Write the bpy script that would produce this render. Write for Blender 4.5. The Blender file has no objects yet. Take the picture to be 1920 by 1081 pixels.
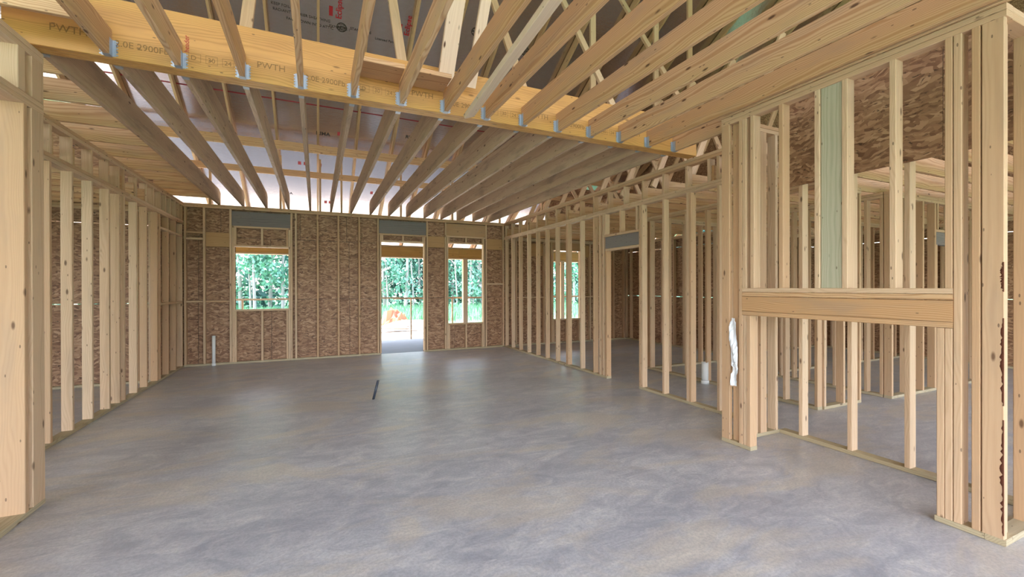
import bpy, math, random
from mathutils import Vector, Matrix

# ------------------------------------------------------------------ camera
scene = bpy.context.scene
C = scene.collection
F_PX, YAW, PITCH, ROLL, CAM_H = 808.2, math.radians(24.415), math.radians(-0.124), math.radians(-0.123), 1.48
cam_data = bpy.data.cameras.new('camera')
cam_data.sensor_fit = 'HORIZONTAL'
cam_data.sensor_width = 36.0
cam_data.lens = F_PX / 1920.0 * 36.0
cam_data.clip_start, cam_data.clip_end = 0.02, 400
cam = bpy.data.objects.new('camera', cam_data)
C.objects.link(cam)
_r = Vector((math.cos(YAW), -math.sin(YAW), 0))
_f = Vector((math.sin(YAW) * math.cos(PITCH), math.cos(YAW) * math.cos(PITCH), math.sin(PITCH)))
_u = _r.cross(_f)
_r2 = _r * math.cos(ROLL) + _u * math.sin(ROLL)
_u2 = _u * math.cos(ROLL) - _r * math.sin(ROLL)
cam.matrix_world = Matrix(((_r2.x, _u2.x, -_f.x, 0), (_r2.y, _u2.y, -_f.y, 0), (_r2.z, _u2.z, -_f.z, CAM_H), (0, 0, 0, 1)))
scene.camera = cam

# ------------------------------------------------------------------ sky, sun, exposure
SUN_EL, SUN_AZ = math.radians(60), math.radians(283)      # high sun over the back yard, to the left
world = bpy.data.worlds.new('world')
scene.world = world
world.use_nodes = True
wn, wl = world.node_tree.nodes, world.node_tree.links
wn.clear()
sky = wn.new('ShaderNodeTexSky')
sky.sky_type = 'NISHITA'
sky.sun_disc = False
sky.sun_elevation = SUN_EL
sky.sun_rotation = SUN_AZ
sky.air_density, sky.dust_density, sky.ozone_density = 1.0, 3.0, 1.0
bg = wn.new('ShaderNodeBackground')
bg.inputs['Strength'].default_value = 1.15
out = wn.new('ShaderNodeOutputWorld')
haze = wn.new('ShaderNodeHueSaturation')          # hazy summer sky, paler than clear air
haze.inputs['Saturation'].default_value = 0.6
wl.new(sky.outputs[0], haze.inputs['Color'])
wl.new(haze.outputs[0], bg.inputs['Color'])
wl.new(bg.outputs[0], out.inputs['Surface'])

sun_data = bpy.data.lights.new('sun', 'SUN')
sun_data.energy = 17.0
sun_data.angle = math.radians(1.5)
sun_data.color = (1.0, 0.965, 0.92)
sun = bpy.data.objects.new('sun', sun_data)
C.objects.link(sun)
_sd = Vector((math.sin(SUN_AZ) * math.cos(SUN_EL), math.cos(SUN_AZ) * math.cos(SUN_EL), math.sin(SUN_EL)))
sun.rotation_euler = _sd.to_track_quat('Z', 'Y').to_euler()
sun.location = _sd * 60

scene.view_settings.view_transform = 'Standard'
scene.view_settings.look = 'None'
scene.view_settings.exposure = 1.0
scene.view_settings.gamma = 1.0
scene.view_settings.use_curve_mapping = False
scene.cycles.max_bounces = 6
scene.cycles.diffuse_bounces = 4
scene.cycles.glossy_bounces = 3
scene.cycles.use_denoising = True
scene.cycles.use_adaptive_sampling = True
scene.cycles.adaptive_threshold = 0.04

random.seed(7)

# ------------------------------------------------------------------ measures (metres)
T = 0.038          # thickness of framing lumber
W4 = 0.089         # 2x4 width
W6 = 0.140
D = 9.90           # inner face of back wall studs
XL = -2.262        # room face of left wall
XR = 4.28          # room face of right wall
XF = 3.56          # front of the fireplace bump-out
XLF = -1.705       # room face of the near left wall
ZLOW = 2.745       # top of the lower double plate
ZT = 3.09          # top of walls

# ------------------------------------------------------------------ material helpers
def new_mat(name):
    m = bpy.data.materials.new(name)
    m.use_nodes = True
    nt = m.node_tree
    b = nt.nodes['Principled BSDF']
    return m, nt, b

def N(nt, kind, **kw):
    n = nt.nodes.new(kind)
    for k, v in kw.items():
        if k in n.inputs:
            n.inputs[k].default_value = v
        else:
            setattr(n, k, v)
    return n

def math_node(nt, op, a, b=None, c=None, clamp=False):
    n = nt.nodes.new('ShaderNodeMath')
    n.operation = op
    n.use_clamp = clamp
    for i, v in enumerate((a, b, c)):
        if v is None:
            continue
        if hasattr(v, 'is_output'):
            nt.links.new(v, n.inputs[i])
        else:
            n.inputs[i].default_value = v
    return n.outputs[0]

def mix_col(nt, fac, a, b, mode='MIX'):
    n = nt.nodes.new('ShaderNodeMix')
    n.data_type = 'RGBA'
    n.blend_type = mode
    def put(sock, v):
        if hasattr(v, 'is_output'):
            nt.links.new(v, sock)
        else:
            sock.default_value = v if not isinstance(v, tuple) or len(v) == 4 else (*v, 1)
    if hasattr(fac, 'is_output'):
        nt.links.new(fac, n.inputs[0])
    else:
        n.inputs[0].default_value = fac
    put(n.inputs[6], a)
    put(n.inputs[7], b)
    return n.outputs[2]

def ramp(nt, fac, stops):
    n = nt.nodes.new('ShaderNodeValToRGB')
    el = n.color_ramp.elements
    while len(el) < len(stops):
        el.new(0.5)
    for e, (p, c) in zip(el, stops):
        e.position = p
        e.color = (*c, 1) if len(c) == 3 else c
    nt.links.new(fac, n.inputs[0])
    return n.outputs[0]

def vec_scale(nt, v, s):
    n = nt.nodes.new('ShaderNodeVectorMath')
    n.operation = 'MULTIPLY'
    nt.links.new(v, n.inputs[0])
    n.inputs[1].default_value = s
    return n.outputs[0]

def vec_add(nt, a, b):
    n = nt.nodes.new('ShaderNodeVectorMath')
    n.operation = 'ADD'
    nt.links.new(a, n.inputs[0])
    if hasattr(b, 'is_output'):
        nt.links.new(b, n.inputs[1])
    else:
        n.inputs[1].default_value = b
    return n.outputs[0]

def noise(nt, v, scale=1.0, detail=3.0, rough=0.55, dist=0.0):
    n = nt.nodes.new('ShaderNodeTexNoise')
    nt.links.new(v, n.inputs['Vector'])
    n.inputs['Scale'].default_value = scale
    n.inputs['Detail'].default_value = detail
    n.inputs['Roughness'].default_value = rough
    n.inputs['Distortion'].default_value = dist
    return n.outputs[0]

def object_coords(nt, spread=40.0):
    """object-space position and the same pushed by a random offset for each board"""
    tc = nt.nodes.new('ShaderNodeTexCoord')
    oi = nt.nodes.new('ShaderNodeObjectInfo')
    cb = nt.nodes.new('ShaderNodeCombineXYZ')
    a = math_node(nt, 'MULTIPLY', oi.outputs['Random'], spread)
    b = math_node(nt, 'MULTIPLY', oi.outputs['Random'], spread * 3.7)
    nt.links.new(a, cb.inputs[0])
    nt.links.new(b, cb.inputs[1])
    nt.links.new(a, cb.inputs[2])
    return tc.outputs['Object'], vec_add(nt, tc.outputs['Object'], cb.outputs[0]), oi

def lumber_mat(name, pale, warm, ring=(0.62, 0.36, 0.16), ring_amt=0.35, knots=0.8, grey=0.25, rough=0.62, bump=0.15, stain=(0.30, 0.235, 0.175)):
    """sawn softwood: growth rings along the board (local X), fine grain, knots, weather grey; tone varies from board to board"""
    m, nt, b = new_mat(name)
    P, Q, oi = object_coords(nt)
    sep = nt.nodes.new('ShaderNodeSeparateXYZ')
    nt.links.new(P, sep.inputs[0])
    rnd = oi.outputs['Random']
    warp = noise(nt, vec_scale(nt, Q, (1.1, 5.0, 5.0)), 1.0, 2.0)
    warp2 = noise(nt, vec_scale(nt, Q, (3.5, 20.0, 20.0)), 1.0, 2.0)
    y = math_node(nt, 'ADD', sep.outputs[1], math_node(nt, 'MULTIPLY', math_node(nt, 'SUBTRACT', rnd, 0.5), 0.16))
    y = math_node(nt, 'ADD', y, math_node(nt, 'MULTIPLY', math_node(nt, 'SUBTRACT', warp, 0.5), 0.16))
    z = math_node(nt, 'ADD', sep.outputs[2], 0.055)
    r = math_node(nt, 'SQRT', math_node(nt, 'ADD', math_node(nt, 'MULTIPLY', y, y), math_node(nt, 'MULTIPLY', z, z)))
    r = math_node(nt, 'ADD', r, math_node(nt, 'MULTIPLY', warp2, 0.006))
    s = math_node(nt, 'SINE', math_node(nt, 'MULTIPLY', r, 520.0))
    s = math_node(nt, 'POWER', math_node(nt, 'MULTIPLY_ADD', s, 0.5, 0.5), 2.2)
    fine = noise(nt, vec_scale(nt, Q, (5.0, 190.0, 190.0)), 1.0, 2.0)
    base = mix_col(nt, rnd, pale, warm)
    rings = math_node(nt, 'MULTIPLY', s, ring_amt)
    col = mix_col(nt, rings, base, ring)
    col = mix_col(nt, math_node(nt, 'MULTIPLY', fine, 0.28), col, (ring[0] * 0.75, ring[1] * 0.75, ring[2] * 0.75))
    # weather stains, long patches
    st = noise(nt, vec_scale(nt, Q, (1.7, 9.0, 9.0)), 1.0, 4.0)
    st = ramp(nt, st, [(0.52, (0, 0, 0)), (0.72, (1, 1, 1))])
    stb = nt.nodes.new('ShaderNodeRGBToBW'); nt.links.new(st, stb.inputs[0])
    col = mix_col(nt, math_node(nt, 'MULTIPLY', stb.outputs[0], grey), col, stain)
    # knots
    vo = nt.nodes.new('ShaderNodeTexVoronoi')
    vo.feature = 'F1'
    nt.links.new(vec_scale(nt, Q, (4.2, 12.0, 12.0)), vo.inputs['Vector'])
    vo.inputs['Scale'].default_value = 1.0
    k = ramp(nt, vo.outputs['Distance'], [(0.075, (1, 1, 1)), (0.15, (0, 0, 0))])
    kb = nt.nodes.new('ShaderNodeRGBToBW'); nt.links.new(k, kb.inputs[0])
    sc = nt.nodes.new('ShaderNodeSeparateColor'); nt.links.new(vo.outputs['Color'], sc.inputs[0])
    pick = math_node(nt, 'GREATER_THAN', sc.outputs[0], 0.45)
    col = mix_col(nt, math_node(nt, 'MULTIPLY', math_node(nt, 'MULTIPLY', kb.outputs[0], pick), knots), col, (0.085, 0.035, 0.015))
    # nail heads, hammer dents and pencil specks
    v2 = nt.nodes.new('ShaderNodeTexVoronoi')
    v2.feature = 'F1'
    nt.links.new(vec_scale(nt, Q, (11.0, 30.0, 30.0)), v2.inputs['Vector'])
    v2.inputs['Scale'].default_value = 1.0
    s2 = nt.nodes.new('ShaderNodeSeparateColor'); nt.links.new(v2.outputs['Color'], s2.inputs[0])
    spk = math_node(nt, 'MULTIPLY', math_node(nt, 'LESS_THAN', v2.outputs['Distance'], 0.13), math_node(nt, 'GREATER_THAN', s2.outputs[1], 0.74))
    col = mix_col(nt, math_node(nt, 'MULTIPLY', spk, 0.7), col, (0.09, 0.05, 0.03))
    nt.links.new(col, b.inputs['Base Color'])
    b.inputs['Roughness'].default_value = rough
    b.inputs['Specular IOR Level'].default_value = 0.3
    bp = nt.nodes.new('ShaderNodeBump')
    bp.inputs['Strength'].default_value = bump
    bp.inputs['Distance'].default_value = 0.002
    nt.links.new(math_node(nt, 'ADD', fine, math_node(nt, 'MULTIPLY', s, 0.4)), bp.inputs['Height'])
    nt.links.new(bp.outputs[0], b.inputs['Normal'])
    return m

M = {}
M['stud'] = lumber_mat('spruce stud wood', (0.74, 0.54, 0.36), (0.56, 0.34, 0.185), ring=(0.47, 0.28, 0.15), ring_amt=0.32)
M['joist'] = lumber_mat('yellow pine joist wood', (0.72, 0.49, 0.285), (0.62, 0.375, 0.19), ring=(0.40, 0.185, 0.065), ring_amt=0.62, knots=0.9, grey=0.35)
M['far_joist'] = lumber_mat('weathered joist wood', (0.62, 0.455, 0.315), (0.51, 0.35, 0.225), ring=(0.35, 0.21, 0.12), ring_amt=0.4, knots=1.0, grey=0.6, stain=(0.22, 0.16, 0.12))
M['pale'] = lumber_mat('pale new pine', (0.80, 0.63, 0.46), (0.76, 0.59, 0.42), ring=(0.56, 0.38, 0.23), ring_amt=0.2, knots=1.0, grey=0.05)
M['plate'] = lumber_mat('treated plate wood', (0.54, 0.45, 0.30), (0.48, 0.385, 0.235), ring=(0.30, 0.23, 0.13), ring_amt=0.45, grey=0.3)
M['green'] = lumber_mat('green treated board', (0.53, 0.50, 0.37), (0.51, 0.48, 0.35), ring=(0.35, 0.34, 0.22), ring_amt=0.55, knots=1.0, grey=0.1)
M['grey'] = lumber_mat('grey header board', (0.26, 0.228, 0.212), (0.21, 0.183, 0.168), ring=(0.10, 0.09, 0.09), ring_amt=0.35, knots=0.3, grey=0.2)
M['rafter'] = lumber_mat('rafter wood', (0.60, 0.39, 0.22), (0.48, 0.285, 0.14), ring=(0.34, 0.18, 0.08), ring_amt=0.4, grey=0.3)
M['lvl'] = lumber_mat('laminated veneer beam', (0.66, 0.355, 0.11), (0.62, 0.325, 0.095), ring=(0.34, 0.15, 0.035), ring_amt=0.45, knots=0.55, grey=0.45, rough=0.45, stain=(0.36, 0.18, 0.06))
M['ply'] = lumber_mat('plywood gusset', (0.56, 0.34, 0.16), (0.50, 0.29, 0.13), ring=(0.36, 0.19, 0.08), ring_amt=0.3, knots=0.5, grey=0.1)

def osb_mat():
    m, nt, b = new_mat('oriented strand board')
    P, Q, oi = object_coords(nt, 23.0)
    w = nt.nodes.new('ShaderNodeTexNoise')
    nt.links.new(Q, w.inputs['Vector'])
    w.inputs['Scale'].default_value = 5.0
    w.inputs['Detail'].default_value = 2.0
    wv = nt.nodes.new('ShaderNodeVectorMath'); wv.operation = 'MULTIPLY_ADD'
    nt.links.new(w.outputs['Color'], wv.inputs[0]); wv.inputs[1].default_value = (0.16, 0.16, 0.16); nt.links.new(Q, wv.inputs[2])
    V = wv.outputs[0]
    a = noise(nt, vec_scale(nt, V, (12.0, 46.0, 46.0)), 1.0, 3.0, 0.65)
    vo = nt.nodes.new('ShaderNodeTexVoronoi'); vo.feature = 'F1'
    nt.links.new(vec_scale(nt, V, (13.0, 46.0, 46.0)), vo.inputs['Vector']); vo.inputs['Scale'].default_value = 1.0
    sc = nt.nodes.new('ShaderNodeSeparateColor'); nt.links.new(vo.outputs['Color'], sc.inputs[0])
    base = ramp(nt, sc.outputs[0], [(0.0, (0.19, 0.090, 0.045)), (0.35, (0.29, 0.150, 0.078)), (0.75, (0.40, 0.225, 0.122)), (1.0, (0.51, 0.315, 0.185))])
    dk = ramp(nt, a, [(0.33, (1, 1, 1)), (0.40, (0, 0, 0))])
    db = nt.nodes.new('ShaderNodeRGBToBW'); nt.links.new(dk, db.inputs[0])
    col = mix_col(nt, math_node(nt, 'MULTIPLY', db.outputs[0], 0.85), base, (0.055, 0.026, 0.014))
    nt.links.new(col, b.inputs['Base Color'])
    b.inputs['Roughness'].default_value = 0.62
    bp = nt.nodes.new('ShaderNodeBump'); bp.inputs['Strength'].default_value = 0.45; bp.inputs['Distance'].default_value = 0.004
    nt.links.new(a, bp.inputs['Height']); nt.links.new(bp.outputs[0], b.inputs['Normal'])
    return m
M['osb'] = osb_mat()

def concrete_mat():
    m, nt, b = new_mat('troweled concrete slab')
    tc = nt.nodes.new('ShaderNodeTexCoord')
    P = tc.outputs['Object']
    mp = nt.nodes.new('ShaderNodeMapping'); nt.links.new(P, mp.inputs[0])
    mp.inputs['Rotation'].default_value = (0, 0, math.radians(-32)); mp.inputs['Scale'].default_value = (1.0, 2.0, 1)
    big = noise(nt, mp.outputs[0], 0.7, 5.0, 0.6, 0.6)
    mid = noise(nt, mp.outputs[0], 3.4, 9.0, 0.74, 1.0)
    fine = noise(nt, P, 55.0, 5.0, 0.75)
    tan = ramp(nt, noise(nt, vec_add(nt, mp.outputs[0], (7.3, 2.1, 0)), 0.85, 6.0, 0.62, 0.8), [(0.50, (0, 0, 0)), (0.60, (1, 1, 1))])
    tb = nt.nodes.new('ShaderNodeRGBToBW'); nt.links.new(tan, tb.inputs[0])
    col = ramp(nt, mid, [(0.25, (0.33, 0.33, 0.36)), (0.43, (0.43, 0.425, 0.455)), (0.55, (0.54, 0.525, 0.54)), (0.70, (0.70, 0.665, 0.635))])
    col = mix_col(nt, math_node(nt, 'MULTIPLY', tb.outputs[0], 0.5), col, (0.66, 0.56, 0.43))
    dkn = ramp(nt, big, [(0.32, (0.68, 0.68, 0.72)), (0.6, (1, 1, 1))])
    col = mix_col(nt, 0.6, col, dkn, 'MULTIPLY')
    fb = nt.nodes.new('ShaderNodeRGBToBW'); nt.links.new(ramp(nt, fine, [(0.42, (1, 1, 1)), (0.56, (0, 0, 0))]), fb.inputs[0])
    col = mix_col(nt, math_node(nt, 'MULTIPLY', fb.outputs[0], 0.30), col, (0.22, 0.215, 0.225))
    # short pale scuffs
    mp2 = nt.nodes.new('ShaderNodeMapping'); nt.links.new(P, mp2.inputs[0])
    mp2.inputs['Rotation'].default_value = (0, 0, math.radians(28)); mp2.inputs['Scale'].default_value = (5, 26, 1)
    sc = ramp(nt, noise(nt, mp2.outputs[0], 1.0, 3.0, 0.6, 1.0), [(0.66, (0, 0, 0)), (0.72, (1, 1, 1))])
    sb = nt.nodes.new('ShaderNodeRGBToBW'); nt.links.new(sc, sb.inputs[0])
    col = mix_col(nt, math_node(nt, 'MULTIPLY', sb.outputs[0], 0.45), col, (0.66, 0.63, 0.60))
    nt.links.new(col, b.inputs['Base Color'])
    rg = ramp(nt, mid, [(0.3, (0.27, 0.27, 0.27)), (0.7, (0.45, 0.45, 0.45))])
    nt.links.new(rg, b.inputs['Roughness'])
    b.inputs['Specular IOR Level'].default_value = 0.5
    bp = nt.nodes.new('ShaderNodeBump'); bp.inputs['Strength'].default_value = 0.22; bp.inputs['Distance'].default_value = 0.008
    nt.links.new(mid, bp.inputs['Height']); nt.links.new(bp.outputs[0], b.inputs['Normal'])
    return m
M['concrete'] = concrete_mat()

def foil_mat():
    m, nt, b = new_mat('radiant barrier foil')
    P, Q, oi = object_coords(nt, 11.0)
    n = noise(nt, vec_scale(nt, Q, (14.0, 30.0, 14.0)), 1.0, 3.0)
    col = mix_col(nt, n, (0.62, 0.53, 0.495), (0.73, 0.66, 0.63))
    nt.links.new(col, b.inputs['Base Color'])
    b.inputs['Metallic'].default_value = 0.95
    b.inputs['Roughness'].default_value = 0.17
    bp = nt.nodes.new('ShaderNodeBump'); bp.inputs['Strength'].default_value = 0.5; bp.inputs['Distance'].default_value = 0.003
    nt.links.new(n, bp.inputs['Height']); nt.links.new(bp.outputs[0], b.inputs['Normal'])
    return m
M['foil'] = foil_mat()

def plain(name, col, rough=0.6, metal=0.0, spec=0.4, vary=0.12, scale=6.0):
    m, nt, b = new_mat(name)
    P, Q, oi = object_coords(nt, 9.0)
    n = noise(nt, Q, scale, 4.0)
    c = mix_col(nt, n, tuple(x * (1 - vary) for x in col), tuple(min(1, x * (1 + vary)) for x in col))
    nt.links.new(c, b.inputs['Base Color'])
    b.inputs['Roughness'].default_value = rough
    b.inputs['Metallic'].default_value = metal
    b.inputs['Specular IOR Level'].default_value = spec
    return m
M['broom'] = plain('broom finished porch concrete', (0.215, 0.235, 0.26), 0.92, 0, 0.08, 0.1, 3.0)
M['zinc'] = plain('galvanised steel', (0.40, 0.45, 0.52), 0.42, 0.75)
M['pvc'] = plain('white plastic pipe', (0.80, 0.80, 0.78), 0.35, 0, 0.5, 0.03)
M['dark_pipe'] = plain('dark conduit plastic', (0.05, 0.055, 0.07), 0.4)
M['paper'] = plain('white wrap sheet', (0.82, 0.83, 0.86), 0.5, 0, 0.4, 0.04)
M['light_stop'] = plain('dark light stop sheet', (0.05, 0.04, 0.035), 0.8)  # dark so the sheathing joints don't show bright
M['ink'] = plain('black stamp ink', (0.045, 0.03, 0.02), 0.7)
M['brown_ink'] = plain('brown stamp ink', (0.27, 0.145, 0.045), 0.7)
M['red_ink'] = plain('red stamp ink', (0.38, 0.015, 0.02), 0.6)
M['red_edge'] = plain('red panel edge paint', (0.30, 0.02, 0.03), 0.6)
M['sand'] = plain('pale sandy ground', (0.47, 0.43, 0.38), 0.9, 0, 0.2, 0.25, 0.8)
M['grass_ground'] = plain('grassy ground', (0.08, 0.19, 0.10), 0.9, 0, 0.2, 0.35, 0.5)
M['blade'] = plain('grass blade', (0.09, 0.24, 0.125), 0.7, 0, 0.3, 0.3, 0.3)
M['bark'] = plain('grey bark', (0.24, 0.235, 0.23), 0.85, 0, 0.2, 0.3, 4.0)
M['leaf_a'] = plain('tree leaf green', (0.075, 0.205, 0.155), 0.55, 0, 0.4, 0.45, 0.6)
M['leaf_b'] = plain('tree leaf bright green', (0.115, 0.285, 0.205), 0.55, 0, 0.4, 0.4, 0.6)
M['leaf_c'] = plain('deep forest green', (0.05, 0.13, 0.115), 0.6, 0, 0.3, 0.5, 0.5)
M['bark_red'] = plain('reddish pine bark', (0.11, 0.035, 0.018), 0.85, 0, 0.2, 0.4, 40.0)
M['tarp'] = plain('orange scrap sheet', (0.36, 0.075, 0.035), 0.6)

# ------------------------------------------------------------------ object helpers
def empty(name, label=None, cat=None, kind=None, loc=(0, 0, 0), group=None):
    o = bpy.data.objects.new(name, None)
    o.empty_display_size = 0.1
    C.objects.link(o)
    o.location = loc
    tag(o, label, cat, kind, group)
    return o

def tag(o, label=None, cat=None, kind=None, group=None):
    if label: o['label'] = label
    if cat: o['category'] = cat
    if kind: o['kind'] = kind
    if group: o['group'] = group
    return o

def link(name, me, mat=None, parent=None, mw=None):
    o = bpy.data.objects.new(name, me)
    C.objects.link(o)
    if mat is not None and not me.materials:
        me.materials.append(mat)
    if mw is not None:
        o.matrix_world = mw if parent is None else mw
    if parent is not None:
        o.parent = parent
        o.matrix_parent_inverse = Matrix.Translation(-Vector(parent.location))
    return o

_cache = {}
def board_mesh(l, w, t, mat):
    """chamfered board, length along X, width along Y, thickness along Z"""
    key = (round(l, 3), round(w, 3), round(t, 3), mat.name)
    if key in _cache:
        return _cache[key]
    c = min(0.0035, t * 0.12)
    prof = [(-w/2 + c, -t/2), (w/2 - c, -t/2), (w/2, -t/2 + c), (w/2, t/2 - c), (w/2 - c, t/2), (-w/2 + c, t/2), (-w/2, t/2 - c), (-w/2, -t/2 + c)]
    vs = [(-l/2, y, z) for y, z in prof] + [(l/2, y, z) for y, z in prof]
    fs = [tuple(range(7, -1, -1)), tuple(range(8, 16))] + [(i, (i + 1) % 8, (i + 1) % 8 + 8, i + 8) for i in range(8)]
    fs = [tuple(reversed(f)) for f in fs]
    me = bpy.data.meshes.new('board')
    me.from_pydata(vs, [], [tuple(reversed(f)) for f in fs])
    me.update()
    me.materials.append(mat)
    _cache[key] = me
    return me

def board(name, parent, x, y, z, mat='stud'):
    """axis-aligned board given by its three ranges; grain follows the longest side"""
    r = [tuple(sorted(v)) for v in (x, y, z)]
    size = [b - a for a, b in r]
    cen = Vector([(a + b) / 2 for a, b in r])
    order = sorted(range(3), key=lambda i: -size[i])
    ax = [Vector((1, 0, 0)), Vector((0, 1, 0)), Vector((0, 0, 1))]
    X, Y = ax[order[0]], ax[order[1]]
    Z = X.cross(Y)
    me = board_mesh(size[order[0]], size[order[1]], size[order[2]], M[mat])
    mw = Matrix(((X.x, Y.x, Z.x, cen.x), (X.y, Y.y, Z.y, cen.y), (X.z, Y.z, Z.z, cen.z), (0, 0, 0, 1)))
    return link(name, me, None, parent, mw)

def beam(name, parent, p0, p1, w, t, mat='stud', wide=Vector((0, 0, 1))):
    """board between two points; 'wide' is roughly where its wide side points"""
    p0, p1 = Vector(p0), Vector(p1)
    X = (p1 - p0).normalized()
    Y = (Vector(wide) - X * X.dot(Vector(wide))).normalized()
    Z = X.cross(Y)
    me = board_mesh((p1 - p0).length, w, t, M[mat])
    c = (p0 + p1) / 2
    mw = Matrix(((X.x, Y.x, Z.x, c.x), (X.y, Y.y, Z.y, c.y), (X.z, Y.z, Z.z, c.z), (0, 0, 0, 1)))
    return link(name, me, None, parent, mw)

def boxes_mesh(name, boxes):
    vs, fs = [], []
    for (x0, x1), (y0, y1), (z0, z1) in boxes:
        n = len(vs)
        vs += [(x0, y0, z0), (x1, y0, z0), (x1, y1, z0), (x0, y1, z0), (x0, y0, z1), (x1, y0, z1), (x1, y1, z1), (x0, y1, z1)]
        fs += [(n, n+3, n+2, n+1), (n+4, n+5, n+6, n+7), (n, n+1, n+5, n+4), (n+1, n+2, n+6, n+5), (n+2, n+3, n+7, n+6), (n+3, n, n+4, n+7)]
    me = bpy.data.meshes.new(name)
    me.from_pydata(vs, [], fs)
    me.update()
    return me

def tube_mesh(name, r, h, wall=0.004, lean=(0, 0), seg=20):
    """open pipe standing on its base, hollow at the top"""
    vs, fs = [], []
    rings = [(r, 0), (r, h), (r - wall, h), (r - wall, h * 0.3)]
    for rr, z in rings:
        for i in range(seg):
            a = 2 * math.pi * i / seg
            vs.append((rr * math.cos(a) + lean[0] * z / h, rr * math.sin(a) + lean[1] * z / h, z))
    for k in range(len(rings) - 1):
        for i in range(seg):
            j = (i + 1) % seg
            fs.append((k*seg+i, k*seg+j, (k+1)*seg+j, (k+1)*seg+i))
    fs.append(tuple(3*seg+i for i in range(seg)))
    fs.append(tuple(reversed(range(seg))))
    me = bpy.data.meshes.new(name)
    me.from_pydata(vs, [], fs)
    for p in me.polygons[:-2]:
        p.use_smooth = True
    return me

def text_mesh(body, size, bold=0.0):
    cu = bpy.data.curves.new('lettering', 'FONT')
    cu.body = body
    cu.size = size
    cu.align_x = 'LEFT'
    cu.extrude = 0.0008
    cu.offset = bold
    cu.resolution_u = 3
    o = bpy.data.objects.new('tmp', cu)
    C.objects.link(o)
    dg = bpy.context.evaluated_depsgraph_get()
    me = bpy.data.meshes.new_from_object(o.evaluated_get(dg))
    bpy.data.objects.remove(o)
    bpy.data.curves.remove(cu)
    return me

def place_text(name, parent, body, size, origin, X, Y, mat, bold=0.0):
    me = text_mesh(body, size, bold)
    me.materials.clear(); me.materials.append(M[mat])
    X, Y = Vector(X).normalized(), Vector(Y).normalized()
    Z = X.cross(Y)
    o = Vector(origin)
    return link(name, me, None, parent, Matrix(((X.x, Y.x, Z.x, o.x), (X.y, Y.y, Z.y, o.y), (X.z, Y.z, Z.z, o.z), (0, 0, 0, 1))))

def frame_mesh(w, h, t=0.002):
    return boxes_mesh('stamp_frame', [((0, w), (0, t), (0, 0.001)), ((0, w), (h - t, h), (0, 0.001)), ((0, t), (t, h - t), (0, 0.001)), ((w - t, w), (t, h - t), (0, 0.001))])

# ------------------------------------------------------------------ floor and ground
floor = link('floor', boxes_mesh('floor', [((-7.0, 11.6), (-5.0, D + 0.10), (-0.12, 0.0))]), M['concrete'])
tag(floor, 'grey troweled concrete slab with tan dust stains', None, 'structure')
porch = link('floor_porch', boxes_mesh('floor_porch', [((-5.5, 9.0), (D + 0.105, 12.68), (-0.12, -0.004))]), M['broom'])
tag(porch, 'concrete back porch slab outside the door opening', None, 'structure')
ground = link('ground', boxes_mesh('ground', [((-70, 80), (-40, 90), (-0.6, -0.16))]), M['grass_ground'])
tag(ground, 'green field behind the porch', None, 'structure')
yard = link('ground_yard', boxes_mesh('ground_yard', [((-12, 15), (12.7, 19.0), (-0.3, -0.14)), ((-12, 15), (-7.5, -5.1), (-0.3, -0.14))]), M['sand'])
tag(yard, 'pale sandy yard around the slab', None, 'structure')

# ------------------------------------------------------------------ walls
def studs_y(parent, x0, depth, ys, z0=T, z1=ZLOW - 2 * T, mat='stud', name='stud'):
    """studs of a wall that runs along Y; ys holds the far edge of each stud"""
    for y in ys:
        j = random.uniform(-0.002, 0.002)
        board(name, parent, (x0, x0 + depth), (y - T + j, y + j), (z0, z1), mat)

def studs_x(parent, y0, depth, xs, z0=T, z1=ZT - 2 * T, mat='stud', name='stud'):
    for x in xs:
        j = random.uniform(-0.002, 0.002)
        board(name, parent, (x - T / 2 + j, x + T / 2 + j), (y0, y0 + depth), (z0, z1), mat)

def plates_y(parent, x0, depth, y0, y1, z, n=2, mat='stud', name='top_plate'):
    for k in range(n):
        board(name, parent, (x0, x0 + depth), (y0, y1), (z - (k + 1) * T + 0.0007, z - k * T - 0.0007), mat)

def plates_x(parent, y0, depth, x0, x1, z, n=2, mat='stud', name='top_plate'):
    for k in range(n):
        board(name, parent, (x0, x1), (y0, y0 + depth), (z - (k + 1) * T + 0.0007, z - k * T - 0.0007), mat)

def sheathing(parent, horiz, fixed, thick, joints_by_row, rows, openings):
    """sheets of strand board laid in rows, cut around the openings; horiz is 'x' or 'y'"""
    g = 0.0036
    for (z0, z1), joints in zip(rows, joints_by_row):
        for a, b in zip(joints[:-1], joints[1:]):
            cuts = sorted({a, b} | {v for o in openings for v in o[:2] if a < v < b})
            for p, q in zip(cuts[:-1], cuts[1:]):
                zs = [(z0, z1)]
                for (o0, o1, oz0, oz1) in openings:
                    if o0 - 1e-4 <= p and q <= o1 + 1e-4:
                        new = []
                        for (s, e) in zs:
                            if oz1 <= s or oz0 >= e:
                                new.append((s, e)); continue
                            if oz0 > s + 0.01: new.append((s, oz0))
                            if oz1 < e - 0.01: new.append((oz1, e))
                        zs = new
                for (s, e) in zs:
                    pa = p + (g if p == a else 0.0); qa = q - (g if q == b else 0.0)
                    sa = s + (g if s == z0 else 0); ea = e - (g if e == z1 else 0)
                    fx = (fixed, fixed + thick)
                    if horiz == 'x':
                        sheet(parent, (pa, qa), fx, (sa, ea), 'x')
                    else:
                        sheet(parent, fx, (pa, qa), (sa, ea), 'y')

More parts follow.
